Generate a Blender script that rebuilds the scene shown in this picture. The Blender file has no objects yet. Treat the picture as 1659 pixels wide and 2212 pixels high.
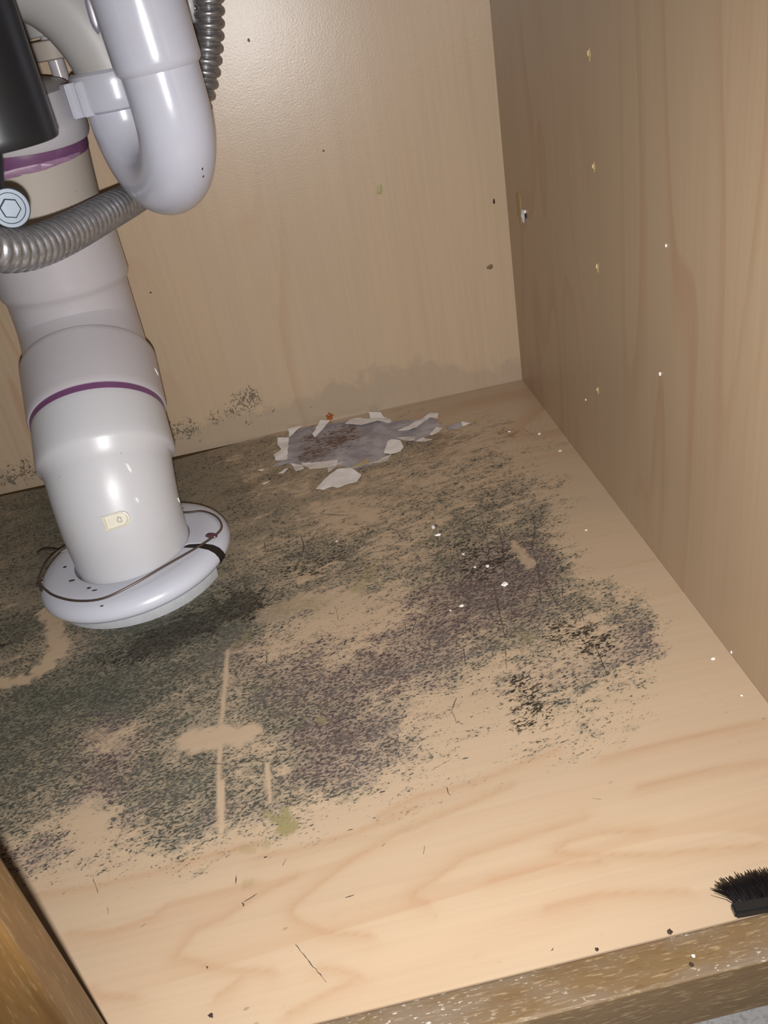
import bpy, bmesh, math, random
from mathutils import Vector, Matrix, noise
random.seed(7)
C = bpy.context.scene.collection
sc = bpy.context.scene
# ------------------------------------------------------------------ camera
# rows of the world -> camera matrix (x right, y down, z forward)
RM = ((0.97547017, -0.14800723, -0.16294725),
      (-0.21617463, -0.50435405, -0.83599971),
      (0.04155089, 0.85071784, -0.52397774))
EYE = Vector((-0.1962543, -0.77163205, 0.36))
FPX, PCX, PCY = 1867.89, 829.5, 1106.0
cam_d = bpy.data.cameras.new('camera')
cam = bpy.data.objects.new('camera', cam_d)
C.objects.link(cam)
rx, ry, rz = (Vector(r) for r in RM)
m = Matrix(((rx[0], -ry[0], -rz[0], EYE[0]), (rx[1], -ry[1], -rz[1], EYE[1]), (rx[2], -ry[2], -rz[2], EYE[2]), (0, 0, 0, 1)))
cam.matrix_world = m
cam_d.sensor_fit = 'VERTICAL'
cam_d.sensor_height = 36.0
cam_d.lens = FPX / 2212.0 * 36.0
cam_d.clip_start = 0.01
sc.camera = cam

# ------------------------------------------------------------------ light: the phone's flash next to its lens, faint kitchen light
def light_at(right, down, fwd=0.0):
    return EYE + rx * right + ry * down + rz * fwd
fl = bpy.data.lights.new('phone_flash', 'SPOT')
fl.energy = 17.5
fl.color = (1.0, 0.985, 0.975)
fl.shadow_soft_size = 0.004
fl.spot_size = math.radians(125)
fl.spot_blend = 1.0
flo = bpy.data.objects.new('phone_flash', fl)
C.objects.link(flo)
flo.matrix_world = m
flo.location = light_at(0.001, 0.020, -0.002)
world = bpy.data.worlds.new('world')
sc.world = world
world.use_nodes = True
wb = world.node_tree.nodes['Background']
wb.inputs[0].default_value = (0.95, 0.93, 1.0, 1)
wb.inputs[1].default_value = 0.02
sc.view_settings.view_transform = 'Standard'
sc.view_settings.look = 'None'
sc.view_settings.gamma = 1
sc.view_settings.exposure = 0.0
sc.view_settings.use_curve_mapping = False

# ------------------------------------------------------------------ helpers
def at(px, py, d):
    """the point seen at px, py at d metres along the optical axis"""
    return EYE + (rx * ((px - PCX) / FPX) + ry * ((py - PCY) / FPX) + rz) * d
def onpl(px, py, ax, val):
    """the point where the sight line through px, py meets an axis-aligned plane"""
    d = at(px, py, 1.0) - EYE
    return EYE + d * ((val - EYE[ax]) / d[ax])
def tag(o, label=None, cat=None, group=None, kind=None):
    if label: o['label'] = label
    if cat: o['category'] = cat
    if group: o['group'] = group
    if kind: o['kind'] = kind
    return o
def mesh_obj(name, verts, faces, mat=None, parent=None, smooth=True):
    me = bpy.data.meshes.new(name)
    me.from_pydata([tuple(v) for v in verts], [], faces)
    me.validate(); me.update()
    o = bpy.data.objects.new(name, me)
    C.objects.link(o)
    if mat:
        for q in (mat if isinstance(mat, (list, tuple)) else [mat]): me.materials.append(q)
    if smooth:
        for p in me.polygons: p.use_smooth = True
    if parent: o.parent = parent
    return o
def empty(name, loc=(0, 0, 0)):
    o = bpy.data.objects.new(name, None)
    o.empty_display_size = 0.02
    C.objects.link(o)
    o.location = loc
    return o
def adopt(o, parent):
    """parent without moving"""
    o.parent = parent
    o.matrix_parent_inverse = Matrix.Translation(-Vector(parent.location))
    return o
def bm_obj(name, bm, mat=None, parent=None, smooth=False):
    me = bpy.data.meshes.new(name)
    bm.to_mesh(me); bm.free()
    o = bpy.data.objects.new(name, me)
    C.objects.link(o)
    if mat: me.materials.append(mat)
    if smooth:
        for p in me.polygons: p.use_smooth = True
    if parent: adopt(o, parent)
    return o
def box(bm, x0, x1, y0, y1, z0, z1):
    vs = [bm.verts.new((x, y, z)) for x in (x0, x1) for y in (y0, y1) for z in (z0, z1)]
    for f in ((0, 1, 3, 2), (4, 6, 7, 5), (0, 4, 5, 1), (2, 3, 7, 6), (0, 2, 6, 4), (1, 5, 7, 3)):
        bm.faces.new([vs[i] for i in f])
def box_obj(name, b, mat, parent=None, bevel=0.0):
    bm = bmesh.new(); box(bm, *b)
    bmesh.ops.recalc_face_normals(bm, faces=bm.faces)
    if bevel: bmesh.ops.bevel(bm, geom=bm.edges[:], offset=bevel, segments=3, profile=0.5, affect='EDGES')
    return bm_obj(name, bm, mat, parent)
def catmull(P, n=12):
    P = [Vector(p) for p in P]
    Q = [P[0] * 2 - P[1]] + P + [P[-1] * 2 - P[-2]]
    out = []
    for i in range(1, len(Q) - 2):
        a, b, c, d = Q[i - 1:i + 3]
        for k in range(n):
            t = k / n
            out.append(0.5 * ((2 * b) + (c - a) * t + (2 * a - 5 * b + 4 * c - d) * t * t + (3 * b - a - 3 * c + d) * t ** 3))
    out.append(P[-1])
    return out
class Path:
    """arc-length parametrised centre line with stable frames"""
    def __init__(s, pts, n=14):
        s.p = catmull(pts, n) if n > 1 else [Vector(p) for p in pts]
        s.s = [0.0]
        for a, b in zip(s.p, s.p[1:]): s.s.append(s.s[-1] + (b - a).length)
        s.L = s.s[-1]
        s.T = []
        for i in range(len(s.p)):
            a = s.p[max(0, i - 1)]; b = s.p[min(len(s.p) - 1, i + 1)]
            s.T.append((b - a).normalized())
        t = s.T[0]
        u = t.orthogonal().normalized()
        s.U = [u]
        for i in range(1, len(s.p)):
            u = u - s.T[i] * u.dot(s.T[i]); u.normalize(); s.U.append(u)
        s.nn = n
    def knot(s, i): return s.s[i * s.nn]
    def ev(s, x):
        x = max(0.0, min(s.L, x))
        lo, hi = 0, len(s.s) - 1
        while hi - lo > 1:
            md = (lo + hi) // 2
            if s.s[md] <= x: lo = md
            else: hi = md
        k = (x - s.s[lo]) / max(1e-9, s.s[hi] - s.s[lo])
        p = s.p[lo].lerp(s.p[hi], k); t = s.T[lo].lerp(s.T[hi], k).normalized()
        u = s.U[lo].lerp(s.U[hi], k); u = (u - t * u.dot(t)).normalized()
        return p, t, u, t.cross(u)
def tube(name, path, prof, mat, parent=None, seg=64, caps=True, wob=None):
    """sweep: prof = [(s, radius), ...]; long gaps are filled in so bends stay round"""
    st = []
    for (a, ra), (b, rb) in zip(prof, prof[1:]):
        n = max(1, int(abs(b - a) / 0.004))
        for k in range(n):
            t = k / n
            st.append((a + (b - a) * t, ra + (rb - ra) * t))
    st.append(prof[-1])
    V, F = [], []
    for (x, r) in st:
        p, t, u, w = path.ev(x)
        for k in range(seg):
            a = 2 * math.pi * k / seg
            rr = r + (wob(x, a) if wob else 0)
            V.append(p + (u * math.cos(a) + w * math.sin(a)) * rr)
    for i in range(len(st) - 1):
        for k in range(seg):
            k2 = (k + 1) % seg
            F.append((i * seg + k, i * seg + k2, (i + 1) * seg + k2, (i + 1) * seg + k))
    if caps:
        F.append(tuple(range(seg))[::-1]); F.append(tuple(range((len(st) - 1) * seg, len(st) * seg)))
    o = mesh_obj(name, V, F, mat)
    if parent: adopt(o, parent)
    fix(o)
    return o
def fix(o, ang=35):
    me = o.data
    bm = bmesh.new(); bm.from_mesh(me)
    bmesh.ops.recalc_face_normals(bm, faces=bm.faces)
    bm.to_mesh(me); bm.free()
    try: me.set_sharp_from_angle(angle=math.radians(ang))
    except Exception: pass
def rim(x0, x1, r, e=0.0015):
    """a collar profile with rounded ends"""
    return [(x0, r - e), (x0 + e * .3, r - e * .3), (x0 + e, r), (x1 - e, r), (x1 - e * .3, r - e * .3), (x1, r - e)]

# ------------------------------------------------------------------ materials
class NT:
    def __init__(s, name):
        s.m = bpy.data.materials.new(name); s.m.use_nodes = True
        s.n = s.m.node_tree.nodes; s.l = s.m.node_tree.links
        s.b = s.n['Principled BSDF']
        s.tc = s.n.new('ShaderNodeTexCoord')
        s.o = s.tc.outputs['Object']
    def val(s, sock, v):
        if hasattr(v, 'is_output'): s.l.new(v, sock)
        elif v is not None: sock.default_value = v
    def map(s, scale=(1, 1, 1), rot=(0, 0, 0), loc=(0, 0, 0)):
        k = s.n.new('ShaderNodeMapping'); s.l.new(s.o, k.inputs[0])
        k.inputs['Scale'].default_value = scale; k.inputs['Rotation'].default_value = rot; k.inputs['Location'].default_value = loc
        return k.outputs[0]
    def remap(s, vec, scale):
        k = s.n.new('ShaderNodeMapping'); s.l.new(vec, k.inputs[0]); k.inputs['Scale'].default_value = scale
        return k.outputs[0]
    def noise(s, vec, scale, detail=2, rough=.5, dist=0):
        k = s.n.new('ShaderNodeTexNoise'); s.l.new(vec, k.inputs['Vector'])
        k.inputs['Scale'].default_value = scale; k.inputs['Detail'].default_value = detail
        k.inputs['Roughness'].default_value = rough; k.inputs['Distortion'].default_value = dist
        return k.outputs['Fac']
    def vor(s, vec, scale, feat='F1'):
        k = s.n.new('ShaderNodeTexVoronoi'); s.l.new(vec, k.inputs['Vector']); k.inputs['Scale'].default_value = scale
        k.feature = feat
        return k.outputs['Distance']
    def m_(s, op, a, b=None, c=None, clamp=False):
        k = s.n.new('ShaderNodeMath'); k.operation = op; k.use_clamp = clamp
        s.val(k.inputs[0], a)
        if b is not None: s.val(k.inputs[1], b)
        if c is not None: s.val(k.inputs[2], c)
        return k.outputs[0]
    def ss(s, v, a, b, lo=0.0, hi=1.0):
        k = s.n.new('ShaderNodeMapRange'); k.interpolation_type = 'SMOOTHSTEP'
        s.val(k.inputs['Value'], v); s.val(k.inputs['From Min'], a); s.val(k.inputs['From Max'], b)
        k.inputs['To Min'].default_value = lo; k.inputs['To Max'].default_value = hi
        return k.outputs['Result']
    def mix(s, f, a, b, mode='MIX'):
        k = s.n.new('ShaderNodeMix'); k.data_type = 'RGBA'; k.blend_type = mode; k.clamp_factor = True
        s.val(k.inputs['Factor'], f)
        for sk, v in ((k.inputs[6], a), (k.inputs[7], b)):
            if isinstance(v, tuple) and len(v) == 3: v = v + (1,)
            s.val(sk, v)
        return k.outputs[2]
    def attr(s, name):
        k = s.n.new('ShaderNodeAttribute'); k.attribute_name = name; return k
    def sep(s, v):
        k = s.n.new('ShaderNodeSeparateXYZ'); s.l.new(v, k.inputs[0]); return k.outputs
    def bump(s, h, dist, strength=1.0):
        k = s.n.new('ShaderNodeBump'); k.inputs['Distance'].default_value = dist; k.inputs['Strength'].default_value = strength
        s.l.new(h, k.inputs['Height']); s.l.new(k.outputs[0], s.b.inputs['Normal'])
    def out(s, col=None, rough=None, spec=None, metal=None, **kw):
        if isinstance(col, tuple) and len(col) == 3: col = col + (1,)
        s.val(s.b.inputs['Base Color'], col)
        s.val(s.b.inputs['Roughness'], rough); s.val(s.b.inputs['Specular IOR Level'], spec); s.val(s.b.inputs['Metallic'], metal)
        for k, v in kw.items(): s.val(s.b.inputs[k.replace('_', ' ')], v)
        return s.m
MS=(
'00000000000000000000000000000000000000000000000000000000',
'00000000000000000000000000000000000000000000000000000000',
'00000000000000000000000000000000000000000000000000000000',
'00000000000000000000000000000000000000000000000000000000',
'00000000000000000000000000000000000000000000000000000000',
'00000000000000000000000000000000000000000000000000000000',
'00000000000000000000000000000000000000000000000000000000',
'00000000000000000000000000000000000000000000000000000000',
'00000000000000000000000000000000000000000000000000000000',
'00000000000000000000000000100000000000000000000000000000',
'00000000000000000000000011111211111111111011000000000000',
'00000000000000000000001322234443332222221111121111000000',
'00000000000000000000024422456665665554322111222221100000',
'00000000000000000123356422467776667765432211233432200000',
'00000000000000123455665423677776667766543222234554310000',
'00000000001234456677775435777775667787643222345555440000',
'00000012334556777777776667777764357787653333444445452000',
'00112345566777777777777777776654468887664443344333455000',
'23445667777777777777777776566655677777665554454443367200',
'55677777777777777777778765676555777776776665555544366300',
'77777777777777777778888777776665776666776665666655555400',
'77777777777777788888877777887764666665666677777766654200',
'77777777777788888777777888888765655555555677788776642100',
'77777777788888777777888888888876544443334567888877641100',
'77777788888777777778878888888877654332233567888888631000',
'77888888777777777667777888998888764332233566888887621000',
'88888777777777665556656789999999875433344566787777621000',
'88777777777665544566435789999999876444455566777777530000',
'77777777665544556665436789888899876555555556677777531000',
'77777665544556667776557777666788765555554455566677641000',
'77665544555667777777656655456677655566654445566666642100',
'65544455667777777776555444455556555666654444456666642100',
'44455667777777776655444455555555555665544444455666543100',
'55667777777776655444445555555444445555444444555555543200',
'67777777776655544445555555555444444445433444455554443200',
'77777776665544444555555555555444444444333344444444432100',
'77776665544444445555555555555444444433223333344444432110',
'77665544444444445555555555555444444333323333344344432111',
'65554444444444455555555555555445554333333333333334432211',
'54444444444445555555555555555445544333333333333334332211',
'44444444444555555555555555555445543333333333333333322211',
'44444444555555555555555555554444443333333333333333322211',
'44444555555555555555555555554344443333333333333333222111',
'44455555555555555555555555444344443333333333333332221111',
'55555555555555555555555544444344443333333333333222211111',
'55555555555555555555554444444344443333333333322221111110',
'55555555555555555555554444443444443333333322222111111000',
'55555555555555555555544444434444433333332222211111100000',
'55555555555555555555544444433444333333222111111110000000',
'55555555555555555555444444333433333322211100111000000000',
'55555555555555555554444444333333332221110000110000000000',
)
MF=(
'00000000000000000000000000000000000000000000000000000000',
'00000000000000000000000000000000000000000000000000000000',
'00000000000000000000000000000000000000000000000000000000',
'00000000000000000000000000000000000000000000000000000000',
'00000000000000000000000000000000000000000000000000000000',
'00000000000000000000000000000000000000000000000000000000',
'00000000000000000000000000000000000000000000000000000000',
'00000000000000000000000000000000000000000000000000000000',
'00000000000000000000000000000000000000000000000000000000',
'00000000000000000000000000000000000000000000000000000000',
'00000000000000000000000000110010000000000000000000000000',
'00000000000000000000001211221111110110000000000000000000',
'00000000000000000011122221233332111222100000000000000000',
'00000000000000011122333222334443233332210000000000000000',
'00000000000111223334443323444554344532211000000100000000',
'00000001112223344555554334555554345642211000001111110000',
'00011112233444555666655555555543235542211000001111120000',
'11122333445555666666666555555532235433211001111111121000',
'22334445556666666666766554355543344433212111111111232000',
'34455556666666666777766544455553443333322212111122232100',
'55566666666667777777766666665554443333322222222222232000',
'66666666667777777777777777775654333332222233332233331000',
'66666667777777777777777888776654333322211233333333321000',
'66677777777777777777888887777654333221111233443333211000',
'77777777777777777668877777776665433211112333444443210000',
'77777777777777666566677777776766543221122333444443310000',
'77777777776666554445656777777777654321122233443333311000',
'77777776666554433455435777888877655432222233333333321000',
'77776666554433445655436778888777654432222333333333221100',
'76666554433445667765557778777776654433333333333333321110',
'66554433445667777776667777777765544444433333333333322111',
'54433445667777777776677777777765544444433233333333322111',
'33445567777777776766777777777765444444333233333333322111',
'45567777777776655666777777777665444444333333333333322111',
'67777777776655545667777777777655544444333333333333322111',
'77777776665544445777777777777655554443333333333333322111',
'77776665544444556777777777777655554443333343333333222111',
'77665544444555556777777777777665555443334443333222222111',
'65554444555555566777777777777666555444444443333222222111',
'54444455555556666777777777777666555444444443333222222111',
'44455555555666666777777777777666544444444333333333222111',
'45555555666666666777777777776666544444433333333333322110',
'55555666666666666777777777776666544443333333344443321110',
'55566666666666666777777777666665444433333344444433221110',
'66666666666666667777777766666665444433334444433322221110',
'66666666666666667777776666666655444433444443332211121110',
'66666666666666667777666666666554444444444333221100111000',
'66666666666666667666666666666544444444433322110000011000',
'66666666666666666666666666666554444443332211000000000000',
'66666666666666666666666666666555444333221100000000000000',
'66666666666666666666666666666655433322110000000000000000',
)
MP=(
'00000000000000000000000000000000000000000000000000000000',
'00000000000000000000000000000000000000000000000000000000',
'00000000000000000000000000000000000000000000000000000000',
'00000000000000000000000000000000000000000000000000000000',
'00000000000000000000000000000000000000000000000000000000',
'00000000000000000000000000000000000000000000000000000000',
'00000000000000000000000000000000000000000000000000000000',
'00000000000000000000000000000000000000000000000000000000',
'00000000000000000000000000000000000000000000000000000000',
'00000000000000000000000000000000000000000000000000000000',
'00000000000000000000001111110011101110000000000000000000',
'00000000000000000000013332111122311211111000000000000000',
'00000000000000000122334432222233322323222100000000000000',
'00000000000001123333344433322233234444432100111110000000',
'00000000011233333333333344332112235565433222342221110000',
'00000012233333333333322344322112234565443333443332340000',
'00122333333333333333321244321112234555543434444343343000',
'23333333333333333332221244321111234555554433344332345000',
'33333333333333322222111355431111234456675432222222245200',
'33333333333322222111101465321001234457786543212221133200',
'33333333222221111111102343210011244568887544433322121000',
'33333222221111111111112222100112355567887666654432221000',
'32222221111111111111011100000123445567788777766543210000',
'22211111111111111110000000000123444566777667776665310000',
'11111111111111111000000000000123334455666566677775310000',
'11111111111111000000000000000012233444445444567775300000',
'11111111110000001100000000000011223322333333456665410000',
'11111110000001111111110000000001222222222222345555310000',
'11110000001111112221110000000000211111122112234454310000',
'10000001111112222211000000000000111111111111223444310000',
'00001111111222211100000000000000000111111111112333210000',
'01111111222211110000000000000000000111110000111222210000',
'11111222221110000000000000000000000111000000011112210000',
'11222221110000000000000000000000000000000000001111110000',
'22221110000000000000000000000000000000000000000111110000',
'21110000000000000000000000000000000000000000000011110000',
'11000000000000000000000000000000000000000000000001000000',
'00000000000000000000000000000000000000000000000000000000',
'00000000000000000000000000000000000000000000000000000000',
'00000000000000000000000000000000000000000000000000000000',
'00000000000000000000000000000000000000000000000000000000',
'00000000000000000000000000000000000000000000000000000000',
'00000000000000000000000000000000000000000000000000000000',
'00000000000000000000000000000000000000000000000000000000',
'00000000000000000000000000000000000000000000000000000000',
'00000000000000000000000000000000000000000000000000000000',
'00000000000000000000000000000000000000000000000000000000',
'00000000000000000000000000000000000000000000000000000000',
'00000000000000000000000000000000000000000000000000000000',
'00000000000000000000000000000000000000000000000000000000',
'00000000000000000000000000000000000000000000000000000000',
)
GRID0, GSTEP = (-0.66, -0.60), 0.012
def lut(G, x, y):
    u = min(max((x - GRID0[0]) / GSTEP, 0), 54.999); v = min(max((y - GRID0[1]) / GSTEP, 0), 49.999)
    i, j = int(v), int(u); a, b = v - i, u - j
    g = lambda r, c: int(G[r][c])
    return (g(i, j) * (1 - a) * (1 - b) + g(i + 1, j) * a * (1 - b) + g(i, j + 1) * (1 - a) * b + g(i + 1, j + 1) * a * b) / 9.0

# ---- materials
def maple(T, axis):
    """pale maple laminate: faint streaks and cathedral figure running along one axis"""
    sc_ = {'x': (1.0, 5.2, 1.0), 'z': (5.2, 5.2, 1.0)}[axis]
    v = T.map(sc_)
    n1 = T.noise(v, 1.7, 2, .45, .35)
    fr = T.m_('FRACT', T.m_('MULTIPLY', n1, 10.0))
    line = T.m_('MULTIPLY', T.ss(fr, .50, .93), T.ss(fr, 1.0, .93))
    fade = T.ss(T.noise(v, 1.1, 1), .42, .62)
    v2 = T.map({'x': (6, 260, 1), 'z': (260, 260, 6)}[axis])
    fine = T.noise(v2, 1.0, 3, .6)
    v3 = T.map({'x': (1.5, 14, 1), 'z': (14, 14, 1.5)}[axis])
    broad = T.noise(v3, 1.0, 2, .5)
    c = T.mix(T.ss(broad, .3, .7), (0.455, 0.335, 0.224), (0.43, 0.320, 0.216))
    c = T.mix(T.ss(T.noise(v3, 2.3, 1), .50, .72, 0, .15), c, (0.43, 0.285, 0.185))
    c = T.mix(T.m_('MULTIPLY', T.m_('MULTIPLY', line, fade), .38), c, (0.36, 0.19, 0.10))
    c = T.mix(T.ss(fine, .35, .75, 0, .14), c, (0.28, 0.20, 0.13))
    return c
def mat_floor():
    T = NT('maple_laminate_with_mould')
    c = maple(T, 'x')
    a = T.attr('mould')
    s3 = T.n.new('ShaderNodeSeparateColor'); T.l.new(a.outputs['Color'], s3.inputs[0])
    S, P = s3.outputs[0], s3.outputs[2]
    F = T.m_('MAXIMUM', s3.outputs[1], T.m_('MULTIPLY', S, .76))
    a2 = T.attr('marks')
    s4 = T.n.new('ShaderNodeSeparateColor'); T.l.new(a2.outputs['Color'], s4.inputs[0])
    CL, DK, GR = s4.outputs[0], s4.outputs[1], s4.outputs[2]
    g = T.remap(T.map(rot=(0, 0, -.22)), (.5, 1, 1))
    n_f = T.noise(g, 780, 3, .65, .6)
    n_m = T.noise(g, 170, 3, .65, .8)
    n_b = T.noise(g, 38, 3, .6, .5)
    # film: a thin grey green bloom in soft patches
    fm = T.m_('ADD', T.m_('MULTIPLY', n_m, .55), T.m_('MULTIPLY', n_b, .45))
    keep = T.m_('SUBTRACT', 1.0, CL)
    f_th = T.m_('SUBTRACT', .655, T.m_('MULTIPLY', F, .53))
    film = T.m_('MULTIPLY', T.ss(T.m_('SUBTRACT', fm, f_th), -.05, .10), keep)
    pt = T.m_('MULTIPLY', T.ss(T.m_('ADD', P, T.m_('MULTIPLY', T.m_('SUBTRACT', n_b, .5), 1.2)), .22, .62), .8)
    fcol = T.mix(pt, (0.112, 0.112, 0.082), (0.15, 0.106, 0.104))
    c = T.mix(T.m_('MULTIPLY', film, T.m_('ADD', .24, T.m_('MULTIPLY', T.m_('MULTIPLY', F, F), .90))), c, fcol)
    # speckle: dense dark growth dots
    sp = T.m_('ADD', T.m_('MULTIPLY', n_f, .56), T.m_('ADD', T.m_('MULTIPLY', n_m, .26), T.m_('MULTIPLY', n_b, .18)))
    s_th = T.m_('SUBTRACT', .602, T.m_('MULTIPLY', S, .175))
    spk = T.m_('MULTIPLY', T.ss(T.m_('SUBTRACT', sp, s_th), -.008, .045), keep)
    scol = T.mix(pt, (0.040, 0.042, 0.033), (0.055, 0.034, 0.038))
    scol = T.mix(T.m_('MULTIPLY', T.ss(n_b, .52, .64), .35), scol, (0.085, 0.095, 0.082))
    spk = T.m_('MULTIPLY', spk, T.ss(S, .02, .2))
    c = T.mix(T.m_('MULTIPLY', spk, T.m_('ADD', .62, T.m_('MULTIPLY', T.ss(n_f, .45, .62), .36))), c, scol)
    lg = T.m_('MULTIPLY', T.ss(T.noise(T.remap(T.map(rot=(0, 0, -.3), loc=(.3, .1, 0)), (.45, 1, 1)), 420, 3, .6, .5), .56, .66), film)
    c = T.mix(T.m_('MULTIPLY', lg, .32), c, (0.26, 0.235, 0.175))
    gr = a2.outputs['Alpha']
    c = T.mix(T.m_('MULTIPLY', gr, .62), c, (0.35, 0.20, 0.105))
    # blackest colonies and scratches
    dk = T.m_('MULTIPLY', T.ss(T.m_('ADD', T.m_('MULTIPLY', n_f, .6), T.m_('MULTIPLY', n_m, .4)), .485, .55), 1)
    dkm = T.m_('MAXIMUM', T.m_('MULTIPLY', dk, T.ss(DK, .1, .5)), T.ss(DK, .68, .95, 0, .85))
    c = T.mix(T.m_('MULTIPLY', dkm, .9), c, (0.018, 0.014, 0.009))
    c = T.mix(T.m_('MULTIPLY', GR, .85), c, (0.235, 0.195, 0.085))
    # tiny stray specks over the clean laminate
    vd = T.vor(g, 85)
    st = T.m_('MULTIPLY', T.ss(vd, .075, .04), T.ss(T.noise(g, 9, 1), .46, .60))
    c = T.mix(T.m_('MULTIPLY', st, .6), c, (0.08, 0.07, 0.065))
    rg = T.m_('ADD', .34, T.m_('MULTIPLY', T.m_('MAXIMUM', film, spk), .35))
    T.bump(T.m_('ADD', T.noise(T.o, 900, 2), T.m_('MULTIPLY', spk, .5)), .00006, .5)
    return T.out(c, rg, .35)
def mat_wall(kind):
    T = NT('maple_laminate_' + kind)
    c = maple(T, 'z')
    if kind == 'back':
        a = T.attr('mould')
        s3 = T.n.new('ShaderNodeSeparateColor'); T.l.new(a.outputs['Color'], s3.inputs[0])
        n_m = T.noise(T.o, 160, 3, .65, .8); n_b = T.noise(T.o, 40, 3, .6, .4); n_f = T.noise(T.map((1, 1, .8)), 520, 3, .65, .6)
        film = T.ss(T.m_('ADD', s3.outputs[0], T.m_('MULTIPLY', T.m_('SUBTRACT', n_b, .5), 1.1)), .38, .62)
        c = T.mix(T.m_('MULTIPLY', film, .30), c, (0.20, 0.185, 0.15))
        sp = T.m_('ADD', T.m_('MULTIPLY', n_f, .55), T.m_('MULTIPLY', n_m, .45))
        th = T.m_('SUBTRACT', .66, T.m_('MULTIPLY', s3.outputs[1], .22))
        spk = T.m_('MULTIPLY', T.ss(T.m_('SUBTRACT', sp, th), 0, .05), T.ss(s3.outputs[1], .05, .3))
        c = T.mix(T.m_('MULTIPLY', spk, .75), c, (0.05, 0.05, 0.04))
        T.bump(T.m_('ADD', T.noise(T.o, 620, 3, .65), T.m_('MULTIPLY', T.noise(T.o, 90, 1), .5)), .0003, .32)
        return T.out(c, .32, .52)
    c = T.mix(1.0, c, (0.86, 0.84, 0.81), 'MULTIPLY')
    T.bump(T.noise(T.o, 500, 2), .0001, .3)
    return T.out(c, .36, .4)
def mat_oak(name, axis, worn):
    T = NT(name)
    sc_ = {'x': (1, 9, 9), 'z': (9, 9, 1)}[axis]
    b = T.noise(T.map(sc_), 3.2, 4, .6, .6)
    d = T.noise(T.map({'x': (95, 620, 620), 'z': (420, 420, 60)}[axis]), 1.0, 2, .6)
    d2 = T.noise(T.map({'x': (120, 900, 900), 'z': (700, 700, 90)}[axis], loc=(3, 1, 2)), 1.0, 2, .6)
    if axis == 'x':
        c = T.mix(T.ss(b, .3, .7), (0.185, 0.118, 0.056), (0.12, 0.074, 0.034))
    else:
        c = T.mix(T.ss(b, .3, .7), (0.15, 0.080, 0.026), (0.075, 0.038, 0.013))
    c = T.mix(T.ss(d, .57, .66, 0, .65), c, (0.13, 0.07, 0.03))
    c = T.mix(T.ss(d2, .57, .66, 0, .6 if axis == 'x' else .15), c, (0.33, 0.24, 0.13))
    if worn:
        nz = T.noise(T.map((2.5, 6, 6)), 5, 3, .6)
        w = T.ss(nz, .42, .62)
        z = T.n.new('ShaderNodeNewGeometry'); up = T.sep(z.outputs['Normal'])[2]
        w = T.m_('MULTIPLY', w, T.ss(up, .4, .9))
        c = T.mix(T.m_('MULTIPLY', w, .55), c, (0.195, 0.155, 0.12))
        fl_ = T.ss(T.noise(T.map((260, 800, 800)), 1, 2, .6), .60, .68)
        c = T.mix(T.m_('MULTIPLY', T.m_('MULTIPLY', fl_, w), .6), c, (0.72, 0.66, 0.58))
    T.bump(d, .0003, .4)
    return T.out(c, .40 if axis == 'x' else .33, .5)
def plastic(name, col, rough=.2, dirt=.10, dirtcol=(0.35, 0.27, 0.2), spec=.5, sss=.0):
    T = NT(name)
    n = T.noise(T.o, 26, 3, .6, .3)
    c = T.mix(T.ss(n, .48, .78, 0, dirt), col, dirtcol)
    v = T.ss(T.vor(T.o, 85), .055, .025); w = T.ss(T.noise(T.o, 14, 1), .56, .62)
    c = T.mix(T.m_('MULTIPLY', T.m_('MULTIPLY', v, w), .7), c, (0.16, 0.12, 0.10))
    T.bump(T.noise(T.o, 120, 2), .00008, .35)
    kw = {}
    if sss: kw = {'Subsurface_Weight': sss, 'Subsurface_Scale': .004}
    return T.out(c, T.ss(n, .2, .8, rough, rough + .14), spec, **kw)
def flat(name, col, rough=.5, spec=.5, metal=0.0):
    T = NT(name)
    n = T.noise(T.o, 180, 2)
    c = T.mix(T.ss(n, .3, .7, 0, .25), col, tuple(x * .7 for x in col))
    return T.out(c, rough, spec, metal)
M_floor = mat_floor(); M_back = mat_wall('back'); M_side = mat_wall('side')
M_sill = mat_oak('worn_oak_rail', 'x', True); M_stile = mat_oak('golden_oak_stile', 'z', False)
PVC = plastic('white_pvc', (0.50, 0.505, 0.58), .16, .12)
PVC_D = plastic('pinkish_white_pvc', (0.44, 0.415, 0.435), .22, .20)
PVC_OLD = plastic('cream_old_pvc', (0.42, 0.37, 0.325), .42, .30, spec=.3)
PVC_A = plastic('satin_white_pvc', (0.53, 0.525, 0.545), .30, .14)
ESC = plastic('white_flange_plastic', (0.53, 0.54, 0.61), .22, .08)
PURPLE = flat('purple_primer', (0.15, 0.060, 0.14), .35)
PURPLE_T = flat('pale_primer_smear', (0.29, 0.17, 0.26), .4)
GLUE = flat('clear_glue_drip', (0.80, 0.79, 0.78), .15)
BLACK = plastic('black_glossy_plastic', (0.012, 0.013, 0.016), .30, 0.0, spec=.5)
RUBBER = flat('black_brush_plastic', (0.012, 0.012, 0.013), .22)
ZINC = flat('zinc_plated_steel', (0.085, 0.10, 0.12), .42, .5, .5)
WIRE = flat('oxidised_wire', (0.16, 0.12, 0.10), .4, .5, .7)
def mat_hose():
    T = NT('grey_flexible_steel')
    n = T.noise(T.o, 300, 3, .6); n2 = T.noise(T.o, 40, 2)
    c = T.mix(T.ss(n, .35, .7), (0.36, 0.355, 0.37), (0.25, 0.245, 0.255))
    c = T.mix(T.ss(n2, .5, .7, 0, .3), c, (0.17, 0.16, 0.16))
    T.bump(n, .00006, .5)
    return T.out(c, T.ss(n2, .3, .7, .30, .40), .5, .72)
M_hose = mat_hose()
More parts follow.
